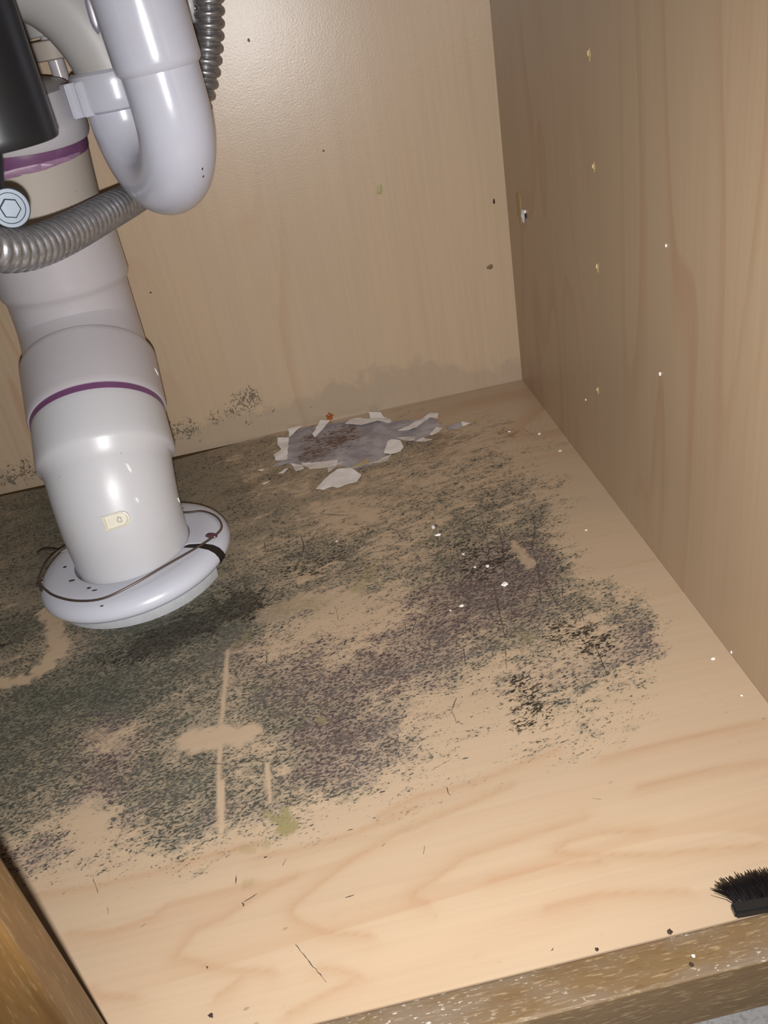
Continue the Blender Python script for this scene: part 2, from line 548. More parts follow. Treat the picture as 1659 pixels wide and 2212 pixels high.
def mat_paper():
    T = NT('torn_grey_backing_paper')
    n = T.noise(T.o, 60, 3, .6); nf = T.noise(T.map((.4, 1, 1)), 520, 3, .6, .5)
    a = T.attr('stain').outputs['Fac']
    c = T.mix(T.ss(n, .35, .65), (0.40, 0.365, 0.37), (0.28, 0.25, 0.26))
    c = T.mix(T.ss(T.m_('ADD', nf, T.m_('MULTIPLY', a, .22)), .66, .72, 0, .92), c, (0.12, 0.065, 0.04))
    c = T.mix(T.m_('MULTIPLY', a, .35), c, (0.17, 0.125, 0.11))
    return T.out(c, .75, .2)
M_paper = mat_paper()
WPAPER = flat('torn_white_paper', (0.78, 0.73, 0.70), .7, .2)
YPAPER = flat('yellowed_paper', (0.55, 0.44, 0.27), .7, .2)
CHIP = flat('white_paint_chip', (0.85, 0.82, 0.78), .6, .3)
RAWW = flat('bare_chipboard', (0.42, 0.30, 0.15), .8, .2); RAWW2 = flat('pale_splinter', (0.62, 0.50, 0.30), .8, .2)
DARKW = flat('dark_damp_wood', (0.075, 0.045, 0.02), .8, .2)
RUST = flat('rusty_orange_crumb', (0.30, 0.085, 0.02), .8, .2)
DCRUMB = flat('dark_crumb', (0.045, 0.028, 0.02), .8, .2)
def mat_lino():
    T = NT('grey_speckled_vinyl')
    c = T.mix(T.ss(T.noise(T.o, 350, 3, .7), .45, .65), (0.30, 0.29, 0.285), (0.22, 0.21, 0.20))
    c = T.mix(T.ss(T.vor(T.o, 60), .09, .05, 0, .9), c, (0.05, 0.04, 0.04))
    return T.out(c, .5, .4)
M_lino = mat_lino()

# ================================================================== the cabinet
FRONT = -0.5694          # front edge of the cabinet floor / back face of the face frame
XL, TOPZ = -0.86, 0.66
BACKY = [(-0.86, -.006), (-.516, -.0085), (-.40, -.0115), (-.3465, -.0112), (-.30, -.0065), (-.262, -.0015), (-.25, -.0006), (0.0004, -.0004)]
def interp(tab, x):
    if x <= tab[0][0]: return tab[0][1]
    for (a, va), (b, vb) in zip(tab, tab[1:]):
        if x <= b: return va + (vb - va) * (x - a) / (b - a)
    return tab[-1][1]
def seg_d(px, py, ax, ay, bx, by):
    vx, vy = bx - ax, by - ay
    L = vx * vx + vy * vy
    t = 0 if L == 0 else max(0, min(1, ((px - ax) * vx + (py - ay) * vy) / L))
    return math.hypot(px - ax - t * vx, py - ay - t * vy), t
def fpt(px, py, z=0.0): return onpl(px, py, 2, z)
def line(pts, w0, w1=None, val=1.0):
    P = [fpt(*p) for p in pts]
    return [(P[i].x, P[i].y, P[i + 1].x, P[i + 1].y, w0, (w1 if w1 is not None else w0), val) for i in range(len(P) - 1)]
# pale tracks wiped through the mould
CLEAN = (line([(492, 1405), (486, 1480), (480, 1540), (476, 1600), (472, 1680), (475, 1760), (478, 1800)], .0014, .0016)
         + line([(478, 1690), (478, 1790)], .0022) + line([(577, 1650), (581, 1700), (584, 1730)], .0014)
         + line([(100, 1320), (118, 1360), (125, 1400), (100, 1440), (60, 1465), (0, 1478)], .006)
         + line([(495, 1410), (600, 1395)], .0016, val=.7)
         + line([(410, 1605), (445, 1590), (530, 1590)], .0085) + line([(200, 1590), (260, 1605)], .006, val=.45)
         + line([(170, 1760), (205, 1770), (190, 1800)], .007, val=.75)
         + line([(580, 1330), (660, 1300), (760, 1290)], .010, val=.6)
         + line([(1115, 1180), (1140, 1215)], .005, val=.8))
DARK = (line([(320, 1395), (430, 1345), (520, 1305)], .017, val=.85) + line([(340, 1400), (240, 1425)], .012, val=.45) + line([(480, 1290), (560, 1300)], .010, val=.5)
        + line([(640, 1240), (720, 1200)], .012, val=.42) + line([(1010, 1190), (1090, 1200), (1040, 1230)], .012, val=.42)
        + line([(1215, 1360), (1290, 1390)], .012, val=.5) + line([(1130, 1480), (1150, 1550)], .011, val=.5)
        + line([(540, 1338), (549, 1334)], .0022) + line([(567, 1272), (572, 1270)], .0017) + line([(540, 1310), (550, 1305)], .0012)
        + line([(636, 1113), (650, 1107)], .0010) + line([(690, 1110), (752, 1114)], .0006) + line([(693, 1108), (702, 1102)], .0012)
        + line([(650, 1155), (657, 1180), (652, 1205), (636, 1226)], .0006) + line([(571, 1170), (574, 1190)], .0006) + line([(617, 1190), (622, 1208)], .0006)
        + line([(1152, 1115), (1156, 1150), (1150, 1180), (1163, 1230), (1168, 1305)], .0007, .0007, .85)
        + line([(1078, 1140), (1088, 1190), (1090, 1250), (1066, 1262), (1078, 1320), (1092, 1380)], .0008, .0008, .85)
        + line([(1180, 1260), (1195, 1290), (1206, 1308)], .0007) + line([(1286, 1395), (1312, 1458)], .0008, .0008, .85)
        + line([(1215, 1270), (1215, 1288)], .0007) + line([(1092, 1390), (1094, 1445)], .0005, .0005, .85)
        + line([(958, 1420), (1050, 1370)], .0004, .0004, .85) + line([(985, 1508), (976, 1535), (985, 1558), (1000, 1565)], .0006)
        + line([(1180, 1535), (1205, 1515), (1230, 1508)], .0009) + line([(1000, 1392), (1006, 1440)], .0006, .0006, .85)
        + line([(450, 1650), (480, 1650)], .0005) + line([(0, 1395), (22, 1392)], .0025, val=.8)
        + line([(600, 1215), (800, 1150)], .006, val=.25)
        + line([(638, 2040), (705, 2122)], .00045, val=.8) + line([(998, 1640), (1012, 1637)], .0009) + line([(820, 1712), (832, 1710)], .0010)
        + line([(450, 2192), (460, 2198)], .0010) + line([(522, 1950), (526, 1958)], .0011) + line([(526, 1950), (555, 1930)], .0004)
        + line([(509, 1892), (510, 1910)], .0007, val=.85) + line([(610, 1870), (618, 1855)], .0005) + line([(746, 1940), (765, 1933)], .0006, val=.85)
        + line([(570, 1853), (578, 1851)], .0010) + line([(445, 2088), (449, 2092)], .0007) + line([(1190, 2052), (1196, 2050)], .0006))
GRAIN = []
for g_ in ([(640, 1895), (575, 1925), (480, 1985), (420, 2010), (400, 2035), (374, 2068), (420, 2076), (455, 2088), (520, 2096), (585, 2098)],
           [(1100, 1700), (960, 1760), (860, 1800), (770, 1850), (700, 1905), (640, 1955), (633, 1972), (655, 1992), (690, 2005), (705, 2014), (800, 2020)],
           [(1260, 1770), (1100, 1820), (1010, 1850), (930, 1905), (893, 1925), (890, 1942), (920, 1950)], [(1400, 1795), (1290, 1800), (1230, 1815), (1202, 1838), (1240, 1846), (1420, 1846), (1659, 1822)],
           [(205, 2135), (225, 2150), (290, 2154)], [(60, 1935), (200, 1915), (340, 1880), (480, 1840), (560, 1820)], [(150, 2017), (240, 2012), (330, 1980), (360, 1955), (480, 1925), (560, 1905)],
           [(470, 2150), (500, 2130), (525, 2105)], [(690, 2090), (730, 2092), (780, 2108)], [(620, 2190), (700, 2150), (760, 2120)], [(560, 1850), (640, 1835), (760, 1800), (900, 1740)], [(1060, 1900), (1180, 1870), (1300, 1860)],
           [(820, 1760), (900, 1720), (1020, 1690), (1200, 1620)], [(1180, 1960), (1300, 1930), (1480, 1925)], [(1300, 1640), (1450, 1600), (1640, 1560)], [(1380, 1700), (1500, 1670), (1659, 1640)]):
    GRAIN += line(g_, .0010, val=.9)
GREEN = (line([(612, 1775), (618, 1790)], .0045) + line([(592, 1768), (612, 1772)], .0020) + line([(616, 1750), (622, 1768)], .0022)
         + line([(576, 1757), (577, 1760)], .0022, val=.8) + line([(690, 1553), (700, 1560)], .0020, val=.7)
         + line([(770, 1270), (800, 1225)], .0055, val=.45) + line([(535, 1915), (537, 1908)], .0026, val=.35)
         + line([(522, 1832), (545, 1838)], .0024, val=.4) + line([(575, 1820), (576, 1828)], .0022, val=.4)
         + line([(1130, 1375), (1143, 1378)], .0040, val=.4) + line([(535, 1370), (510, 1395)], .004, val=.35)
         + line([(896, 1172), (920, 1168)], .0018, val=.5) + line([(690, 1305), (610, 1310)], .008, val=.25))
SCR = [q for q in DARK if q[4] < .0012]
DARK = [q for q in DARK if q[4] >= .0012]
def feat(L, x, y, jit):
    v = 0.0
    for ax, ay, bx, by, w0, w1, val in L:
        if abs(x - ax) > .12 and abs(x - bx) > .12: continue
        d, t = seg_d(x, y, ax, ay, bx, by)
        w = max(w0 + (w1 - w0) * t, .0011)
        if w > .0025: d += jit * min(w, .006) * .9
        soft = max(.0012, w * .45)
        k = 1 - max(0, min(1, (d - w + soft * .5) / soft))
        if k * val > v: v = k * val
    return v
def featg(L, x, y):
    v = 0.0
    for ax, ay, bx, by, w0, w1, val in L:
        if abs(x - ax) > .08 and abs(x - bx) > .08: continue
        d, t = seg_d(x, y, ax, ay, bx, by)
        sgn = (bx - ax) * (y - ay) - (by - ay) * (x - ax)
        k = math.exp(-d / (.0012 if sgn > 0 else .0038)) * val * (1 if sgn > 0 else .85)
        if k > v: v = k
    return v
# floor panel: a fine grid on top, closed with a skirt
def fine_axis(a, lo, hi, b, s_f, s_c):
    out = []; x = a
    while x < b - 1e-6:
        out.append(x); x += s_f if lo <= x < hi else s_c
    out.append(b); return out
xs = fine_axis(XL, -.56, -.05, 0.0004, .0015, .008)
nr = 330
V, F = [], []
colM, colK = [], []
for j in range(nr + 1):
    for x in xs:
        yb = interp(BACKY, x)
        y = FRONT + (yb - FRONT) * j / nr
        V.append((x, y, 0.0))
        n = noise.noise(Vector((x * 45, y * 70, 3.1))); n2 = noise.noise(Vector((x * 170, y * 230, 7.7)))
        wx, wy = x + n * .006 + n2 * .0022, y + noise.noise(Vector((x * 60, y * 60, 9.3))) * .006
        colM.extend((lut(MS, wx, wy), lut(MF, wx, wy), lut(MP, wx, wy), 1.0))
        jit = n2 * 1.2 + n * .5
        colK.extend((feat(CLEAN, x, y, jit), feat(DARK, x, y, jit), feat(GREEN, x, y, jit), featg(GRAIN, x + noise.noise(Vector((x * 30, y * 30, 5))) * .0022, y)))
nx = len(xs)
for j in range(nr):
    for i in range(nx - 1):
        a = j * nx + i
        F.append((a, a + 1, a + nx + 1, a + nx))
edge = [i for i in range(nx)] + [j * nx + nx - 1 for j in range(1, nr + 1)] + [nr * nx + i for i in range(nx - 2, -1, -1)] + [j * nx for j in range(nr - 1, 0, -1)]
base = len(V)
for e in edge: V.append((V[e][0], V[e][1], -0.0165)); colM.extend((0, 0, 0, 1)); colK.extend((0, 0, 0, 1))
for k in range(len(edge)):
    k2 = (k + 1) % len(edge)
    F.append((edge[k], base + k, base + k2, edge[k2]))
F.append(tuple(base + k for k in range(len(edge)))[::-1])
fo = mesh_obj('floor', V, F, M_floor, smooth=False)
for nm, arr in (('mould', colM), ('marks', colK)):
    ca = fo.data.color_attributes.new(nm, 'FLOAT_COLOR', 'POINT'); ca.data.foreach_set('color', arr)
tag(fo, 'pale maple laminate cabinet floor covered in grey green and purple mould', 'cabinet floor', kind='structure')

# thin dark scratches and threads of growth on the floor
SCR_EX = (line([(940, 1130), (948, 1185)], .0005, val=.9) + line([(985, 1160), (975, 1215), (962, 1255)], .0004) + line([(1040, 1110), (1050, 1150)], .0005)
    + line([(1095, 1105), (1103, 1118)], .0004) + line([(1085, 1140), (1092, 1160)], .0006) + line([(900, 1340), (890, 1365)], .0004) + line([(955, 1375), (958, 1395)], .0005)
    + line([(875, 1345), (878, 1375)], .0004) + line([(1255, 1310), (1262, 1345)], .0004) + line([(1180, 1405), (1200, 1400)], .0003) + line([(575, 1405), (577, 1440)], .0005)
    + line([(575, 1440), (597, 1448)], .0004) + line([(550, 1442), (575, 1440)], .0004) + line([(640, 1432), (700, 1428)], .0004) + line([(605, 1400), (608, 1430)], .0003)
    + line([(800, 1390), (820, 1400)], .0004) + line([(875, 1395), (877, 1412)], .0006) + line([(725, 1310), (731, 1340)], .0003) + line([(860, 1280), (905, 1270)], .0003)
    + line([(700, 1160), (705, 1175)], .0003) + line([(1140, 1455), (1146, 1448)], .0005) + line([(975, 1490), (1000, 1487)], .0003) + line([(965, 1700), (972, 1720)], .0004)
    + line([(860, 1595), (864, 1628)], .0003) + line([(930, 1665), (975, 1640)], .0002) + line([(1278, 1725), (1300, 1728)], .0002) + line([(915, 1845), (917, 1828)], .0005)
    + line([(200, 1890), (212, 1930)], .0004, val=.7) + line([(232, 1960), (235, 1976)], .0004, val=.7) + line([(750, 1795), (762, 1792)], .0005) + line([(826, 1829), (831, 1822)], .0006, val=.8)
    + line([(305, 2003), (315, 1996)], .0004, val=.8))
def ribbons(name, segs, mt, seed):
    rn = random.Random(seed); V, F = [], []
    for ax, ay, bx, by, w0, w1, val in segs:
        L = math.hypot(bx - ax, by - ay); n = max(2, int(L / .0016))
        if L < 1e-5: continue
        nx_, ny_ = -(by - ay) / L, (bx - ax) / L
        b = len(V)
        for k in range(n + 1):
            t = k / n; e = rn.gauss(0, .00018); w = w0 * .55 * val * rn.uniform(.35, 1.25) * (.6 if k in (0, n) else 1)
            x, y = ax + (bx - ax) * t + nx_ * e, ay + (by - ay) * t + ny_ * e
            V.append((x + nx_ * w, y + ny_ * w, .00012)); V.append((x - nx_ * w, y - ny_ * w, .00012))
        for k in range(n): F.append((b + 2 * k, b + 2 * k + 1, b + 2 * k + 3, b + 2 * k + 2))
    o = mesh_obj(name, V, F, mt, fo, smooth=False); return o
sm = ribbons('scratch_marks', [q for q in SCR + SCR_EX if q[1] > -.475 or True], flat('mould_in_scratches', (0.060, 0.050, 0.046), .7, .2), 3)
sm['kind'] = 'stuff'
# back panel
top_film = [(-60, 1030), (40, 1010), (90, 995), (380, 925), (440, 905), (500, 880), (560, 878), (620, 860), (680, 850), (760, 810), (840, 800), (900, 765), (960, 775), (1020, 790), (1125, 765)]
TF = sorted((onpl(px, py, 1, 0).x, onpl(px, py, 1, 0).z) for px, py in top_film)
SPOT = [(535, 865, .020, .9), (505, 885, .014, .8), (465, 900, .012, .7), (400, 925, .020, .8), (430, 945, .012, .5), (590, 880, .010, .4), (560, 905, .02, .4), (55, 1015, .020, .8), (20, 1035, .014, .8), (720, 830, .02, .25), (660, 875, .02, .3), (710, 780, .0022, 1.0)]
SPW = [(onpl(a, b, 1, 0), r, v) for a, b, r, v in SPOT]
V, F, cm = [], [], []
gx = fine_axis(XL, -.56, 0, 0.001, .004, .012); gz = fine_axis(-.03, -.03, .16, TOPZ, .003, .05)
for z in gz:
    for x in gx:
        V.append((x, 0.0, z))
        h = interp(TF, x)
        n = noise.noise(Vector((x * 50, z * 50, 1.3)))
        fz = max(0, min(1, .5 + (h - z) / .045)) * .84
        sp = 0
        for p, r, v in SPW:
            d = math.hypot(x - p.x, (z - p.z) * 1.3) / r
            sp = max(sp, v * max(0, 1 - d * d * .6))
        cm.extend((fz, sp, 0, 1))
for j in range(len(gz) - 1):
    for i in range(len(gx) - 1):
        a = j * len(gx) + i
        F.append((a, a + 1, a + len(gx) + 1, a + len(gx)))
nb = len(V)
for j, i in ((0, 0), (0, len(gx) - 1), (len(gz) - 1, len(gx) - 1), (len(gz) - 1, 0)):
    v = V[j * len(gx) + i]; V.append((v[0], .006, v[2])); cm.extend((0, 0, 0, 1))
F.append((nb + 3, nb + 2, nb + 1, nb))
wbk = mesh_obj('wall_back', V, F, M_back, smooth=False)
ca = wbk.data.color_attributes.new('mould', 'FLOAT_COLOR', 'POINT'); ca.data.foreach_set('color', cm)
tag(wbk, 'maple laminate back panel of the cabinet with a grey tide mark at its foot', 'cabinet back', kind='structure')
ld = box_obj('ledger_strip', (XL, -.25, -.030, -.0003, -.012, -.0018), DARKW, wbk)
# side panels
wr = box_obj('wall_right', (0.0005, 0.020, -.5694, 0.006, -.03, TOPZ), M_side)
tag(wr, 'maple laminate right side panel with vertical grain and a row of pin holes', 'cabinet side', kind='structure')
wl = box_obj('wall_left', (XL - .016, XL, -.5694, 0.006, -.03, TOPZ), M_side)
tag(wl, 'left side panel of the sink cabinet', 'cabinet side', kind='structure')
ce = box_obj('ceiling', (XL - .016, .02, -.60, .02, TOPZ, TOPZ + .02), M_side)
tag(ce, 'underside of the counter over the cabinet', 'counter underside', kind='structure')
# face frame: bottom rail and stile
sill = box_obj('trim_1', (XL - .016, .020, -.5887, -.5696, -.0356, 0.0), M_sill, bevel=.0012)
tag(sill, 'worn oak bottom rail along the front of the cabinet floor', 'oak rail', kind='structure')
stile = box_obj('trim_2', (-.3745, -.3303, -.5889, -.5696, .0001, TOPZ), M_stile, bevel=.0022)
tag(stile, 'golden oak stile standing at the left front of the opening', 'oak stile', kind='structure')
rs = box_obj('trim_3', (-.020, .020, -.5889, -.5696, .0001, TOPZ), M_stile, bevel=.0022)
tag(rs, 'oak stile at the right end of the opening', 'oak stile', kind='structure')
tk = box_obj('baseboard_front', (XL - .016, .020, -.52, -.505, -.115, -.0166), DARKW)
tag(tk, 'toe kick board under the cabinet', 'toe kick', kind='structure')
kf = box_obj('floor', (-1.6, .9, -1.9, .02, -.125, -.115), M_lino)
tag(kf, 'grey speckled kitchen floor in front of the cabinet', 'kitchen floor', kind='structure')

# ================================================================== drain pipe
DX, DY = -.3615, -.196
axis = Path([(DX, DY, -.016), (DX, DY, .035), (DX - .0003, -.191, .060), (-.3625, -.175, .085), (-.3655, -.137, .1165), (-.369, -.098, .1445),
             (-.371, -.080, .167), (-.371, -.0765, .195), (-.370, -.077, .237), (-.3676, -.0795, .268), (-.3640, -.083, .302), (-.3605, -.087, .335)])
K = axis.knot
drain = empty('drain_pipe', (DX, DY, 0))
tag(drain, 'thick white plastic drain pipe bending down through the cabinet floor', 'drain pipe')
col_s, SE, HT = K(3), K(4) - .0085, K(5) - .0080
tube('lower_elbow', axis, [(0, .0430), (K(1), .0438), (K(2), .0448), (col_s - .006, .0462), (col_s - .0005, .0472), (col_s + .002, .0500), (col_s + .005, .0506),
                           (SE - .006, .0492), (SE - .0035, .0486)], PVC_A, drain, seg=96)
tube('primer_ring', axis, [(SE - .0062, .0480), (SE - .0056, .0495), (SE - .0006, .0495), (SE, .0470)], PURPLE, drain, seg=96)
tube('coupling', axis, rim(SE - .0012, HT, .0512, .0022), PVC_D, drain, seg=96)
tube('upper_elbow', axis, [(HT - .002, .0470), (HT + .004, .0470), (K(6), .0462), (K(7) - .004, .0462), (K(7) - .001, .0470), (K(7) + .0015, .0488), (K(7) + .004, .0494),
                           (K(8) - .004, .0488), (K(8) - .001, .0478), (K(8), .0440)], PVC_D, drain, seg=96)
old = tube('upper_pipe', axis, [(K(8) - .003, .0440), (K(10), .0442)], PVC_OLD, drain, seg=96)
old['label'] = 'cream stained upper pipe'
tube('primer_ring', axis, [(K(10) - .0095, .0440), (K(10) - .0090, .0447), (K(10) - .001, .0449), (K(10) + .001, .0445)], PURPLE, drain, seg=96)
tube('reducer', axis, [(K(10) - .0008, .0450), (K(10), .0470), (K(10) + .002, .0478), (K(10) + .013, .0474), (K(10) + .018, .0440), (axis.L - .006, .0420), (axis.L - .001, .0405), (axis.L, .0370)], PVC_D, drain, seg=96)
# small purple drip under the seam
def blob(name, pos, nrm, rx_, ry_, h, mat, parent, up=Vector((0, 0, 1)), seed=0, rnd=.25, seg=20):
    """a flat raised spot lying on a surface with normal nrm"""
    nrm = nrm.normalized(); u = up.cross(nrm).normalized(); w = nrm.cross(u)
    rn = random.Random(seed)
    V, F = [pos + nrm * h], []
    R_ = [1 + rn.uniform(-rnd, rnd) for _ in range(seg)]
    R_ = [(R_[i - 1] + R_[i] * 2 + R_[(i + 1) % seg]) / 4 for i in range(seg)]
    for q, hh in ((.6, .85), (.9, .45), (1.0, -.3)):
        for k in range(seg):
            a = 2 * math.pi * k / seg
            V.append(pos + u * math.cos(a) * rx_ * R_[k] * q + w * math.sin(a) * ry_ * R_[k] * q + nrm * h * hh)
    for k in range(seg):
        k2 = (k + 1) % seg
        F.append((0, 1 + k, 1 + k2))
        for r in (0, 1): F.append((1 + r * seg + k, 1 + (r + 1) * seg + k, 1 + (r + 1) * seg + k2, 1 + r * seg + k2))
    o = mesh_obj(name, V, F, mat)
    if parent: adopt(o, parent)
    return o
def on_path(path, px, py, rad):
    """where the sight line through px, py first meets the swept surface"""
    d0 = at(px, py, 1.0) - EYE; d0.normalize()
    best = None
    t = .30
    while t < .85:
        p = EYE + d0 * t
        k = min(range(len(path.p)), key=lambda i: (path.p[i] - p).length)
        q = path.p[k]; v = p - q; v = v - path.T[k] * v.dot(path.T[k])
        if v.length < rad: return p, v.normalized()
        t += .0006
    return None
def stick(name, path, px, py, rad, a, b, h, mat, parent, up=None, seed=0, **k):
    r = on_path(path, px, py, rad)
    if r: return blob(name, r[0], r[1], a, b, h, mat, parent, up or Vector((0, 0, 1)), seed, **k)
stick('primer_drip', axis, 120, 873, .0487, .0060, .0030, .0003, PURPLE_T, drain, seed=3)
stick('primer_drip', axis, 150, 862, .0487, .0070, .0032, .0003, PURPLE_T, drain, seed=5)
for k_, (px, py, a_, b_) in enumerate(((62, 366, .016, .0026), (115, 352, .015, .0022), (10, 380, .012, .0026), (158, 337, .008, .0016))):
    stick('primer_drip', axis, px, py, .0449, a_, b_, .0003, PURPLE_T, drain, seed=30 + k_)
stick('glue_drip', axis, 279, 1010, .0470, .0016, .0048, .0009, GLUE, drain, seed=8)
stick('glue_drip', axis, 297, 1080, .0455, .0014, .0026, .0008, GLUE, drain, seed=9)
stick('glue_drip', axis, 338, 803, .0512, .0010, .0030, .0006, GLUE, drain, seed=2)
stick('glue_drip', axis, 386, 1080, .0450, .0010, .0022, .0006, GLUE, drain, seed=4)
TABM = flat('yellowed_tab', (0.66, 0.62, 0.52), .3)
r_ = on_path(axis, 252, 1124, .0448)
if r_:
    p, nrm = r_; u = Vector((0, 0, 1)).cross(nrm).normalized(); w = nrm.cross(u)
    V, F = [], []
    L_, H_, n_ = .0062, .0056, 16
    out = [(-L_ * 1.5, -H_), (L_ * .6, -H_)] + [(L_ * .6 + math.cos(a) * H_, math.sin(a) * H_) for a in [math.pi * (k / n_ - .5) for k in range(1, n_)]] + [(L_ * .6, H_), (-L_ * 1.5, H_)]
    for hh, q in ((-.002, 1.0), (.0012, 1.0), (.0016, .93), (.0016, .82), (.0006, .76)):
        for x_, y_ in out: V.append(p + u * x_ * q + w * y_ * q + nrm * hh)
    no = len(out)
    for r in range(4):
        for k in range(no):
            k2 = (k + 1) % no; F.append((r * no + k, r * no + k2, (r + 1) * no + k2, (r + 1) * no + k))
    F.append(tuple(4 * no + k for k in range(no)))
    tb = mesh_obj('moulding_tab', V, F, TABM); adopt(tb, drain); fix(tb)
    kn = blob('gate_mark', p + nrm * .0008 + u * .002, nrm, .0020, .0024, .0022, TABM, None, seed=1, rnd=.3); adopt(kn, tb); 
    kn.matrix_parent_inverse = Matrix.Translation(-Vector(drain.location))
    kn.parent = tb; kn.matrix_parent_inverse = tb.matrix_basis.inverted()

# ================================================================== floor flange (split escutcheon)
FC = Vector((-.3620, -.1965, 0))
esc = empty('floor_flange', FC)
tag(esc, 'round white split flange around the drain pipe on the mouldy floor', 'pipe flange')
def flange_half(a0, a1, name, mat=None, dz=0.0):
    prof = [(.0448, .0030), (.0448, .0163), (.0480, .0171), (.0600, .0168), (.0672, .0150), (.0715, .0120), (.0738, .0080), (.0740, .0050), (.0728, .0026), (.0700, .0016), (.0600, .0030)]
    n = 72; V, F = [], []
    for k in range(n + 1):
        a = a0 + (a1 - a0) * k / n
        for r, z in prof:
            # the right and front side sits a little proud of the floor
            lift = .0062 + .0040 * (r / .074) * math.cos(a + .55)
            V.append(FC + Vector((r * math.cos(a), r * math.sin(a), z + lift + dz)))
    m_ = len(prof)
    for k in range(n):
        for i in range(m_):
            i2 = (i + 1) % m_
            F.append((k * m_ + i, k * m_ + i2, (k + 1) * m_ + i2, (k + 1) * m_ + i))
    F.append(tuple(range(m_))); F.append(tuple(n * m_ + i for i in range(m_))[::-1])
    o = mesh_obj(name, V, F, mat or ESC); adopt(o, esc); fix(o, 50); return o
ga = fpt(476, 1196, .020) - FC; GA = math.atan2(ga.y, ga.x)
flange_half(GA + .085, GA + math.pi - .01, 'rear_half')
flange_half(GA + math.pi + .01, GA + 2 * math.pi - .035, 'front_half')
gp = flange_half(GA - .030, GA + .105, 'joint_shade', flat('painted_joint_shade', (0.02, 0.015, 0.012), .7, .2), -.0009); gp['label'] = 'dark wedge standing for the shade in the joint between the halves'  # black wedge added in the split, its colour stands for the shade inside
def base_ring():
    prof = [(.060, .0003), (.0675, .0003), (.0682, .0070), (.0672, .0100), (.060, .0100)]
    n = 60; V, F = [], []
    for k in range(n + 1):
        a = GA - .02 - (math.pi - .04) * k / n
        for r, z in prof: V.append(FC + Vector((r * math.cos(a), r * math.sin(a), z)))
    m_ = len(prof)
    for k in range(n):
        for i in range(m_):
            i2 = (i + 1) % m_
            F.append((k * m_ + i, k * m_ + i2, (k + 1) * m_ + i2, (k + 1) * m_ + i))
    F.append(tuple(range(m_))); F.append(tuple(n * m_ + i for i in range(m_))[::-1])
    o = mesh_obj('base_ring', V, F, flat('grey_white_base', (0.42, 0.43, 0.45), .5)); adopt(o, esc); fix(o, 50)
base_ring()
for i, (px, py, a, b) in enumerate([(155, 1254, .0022, .0010), (140, 1225, .0014, .0010), (192, 1270, .0016, .0009), (220, 1309, .0012, .0006), (205, 1275, .0024, .0008), (345, 1252, .0016, .0010), (368, 1254, .0014, .0008), (320, 1245, .0016, .0012), (396, 1098, .0010, .0006), (466, 1134, .0030, .0016)]):
    blob('dirt_speck', fpt(px, py, .0235), Vector((0, 0, 1)), a, b, .0004, DCRUMB if i < 9 else PURPLE_T, esc, up=Vector((0, 1, 0)), seed=i)

# wire looped around the pipe above the flange
def wz(px, py, z): return fpt(px, py, z)
wire = empty('tie_wire', wz(85, 1260, .02))
tag(wire, 'thin brown wire looped around the drain pipe above the flange', 'wire')
wp = Path([Vector((DX + .051 * math.cos(a_), DY + .051 * math.sin(a_), .026)) for a_ in (2.6, 2.2, 1.8, 1.4)] + [wz(397, 1107, .026), wz(436, 1104, .0255), (wz(466, 1115, .025)), wz(479, 1135, .0255), wz(470, 1152, .026), wz(430, 1180, .028), wz(350, 1226, .0290), wz(285, 1264, .0275),
           wz(222, 1293, .0250), wz(165, 1298, .0240), wz(120, 1288, .0235), wz(96, 1272, .0215), wz(84, 1258, .019)], 10)
tube('wire_loop', wp, [(0, .00085), (wp.L, .00085)], WIRE, wire, seg=12)
wp2 = Path([wz(150, 1176, .026), wz(132, 1187, .026), wz(108, 1207, .024), wz(92, 1232, .021), wz(84, 1256, .018), wz(90, 1275, .016), wz(100, 1281, .015)], 10)
tube('wire_tail', wp2, [(0, .0009), (wp2.L, .0009)], WIRE, wire, seg=12)
wp3 = Path([wz(125, 1190, .024), wz(108, 1187, .024), wz(90, 1189, .022), wz(80, 1197, .020)], 8)
tube('wire_tail', wp3, [(0, .0007), (wp3.L, .0006)], WIRE, wire, seg=12)
tw = []
c0 = wz(86, 1262, .019)
for k in range(40):
    a = k / 40 * 2 * math.pi * 3
    tw.append(c0 + Vector((math.cos(a) * .0017, (k / 40 - .5) * .009, math.sin(a) * .0017)))
wp4 = Path(tw, 2)
tube('wire_twist', wp4, [(0, .0007), (wp4.L, .0007)], WIRE, wire, seg=10)
pr = blob('primer_blob', wz(457, 1157, .0262), Vector((0, 0, 1)), .0055, .0028, .0018, flat('dried_primer', (0.085, 0.03, 0.05), .3), wire, up=Vector((.3, 1, 0)), seed=4)

# ================================================================== trap
FL = Vector((-.2485, -.172)); BLg = Vector((-.2875, -.0980))
h = (BLg - FL); cc = h.length; hd = h.normalized(); R_U = cc / 2; ZC = .3080
trap = empty('p_trap', (FL.x, FL.y, ZC))
tag(trap, 'glossy white plastic trap with a U bend hanging in front of the drain pipe', 'trap')
def v3(q, z): return Vector((q.x, q.y, z))
pts = [v3(FL + Vector((-.0032, 0)), .42), v3(FL + Vector((-.0026, 0)), .39), v3(FL + Vector((-.0016, 0)), .36), v3(FL + Vector((-.0008, 0)), .34), v3(FL + Vector((-.0002, 0)), .322)]
for k in range(0, 13):
    a = math.pi * k / 12
    q = FL + hd * (R_U - R_U * math.cos(a))
    pts.append(v3(q, ZC - R_U * math.sin(a)))
pts += [v3(BLg, .320), v3(BLg, .330)]
tp = Path(pts, 6)
ringz = .42 - .3325
def mould_seam(x, a): return .0
tube('j_bend', tp, [(ringz - .01, .0235), (ringz, .0240), (tp.L, .0238)], PVC, trap, seg=72)
tube('inlet_socket', tp, [(0, .0268), (ringz - .004, .0266), (ringz - .0012, .0262), (ringz + .0012, .0240)], PVC, trap, seg=72)
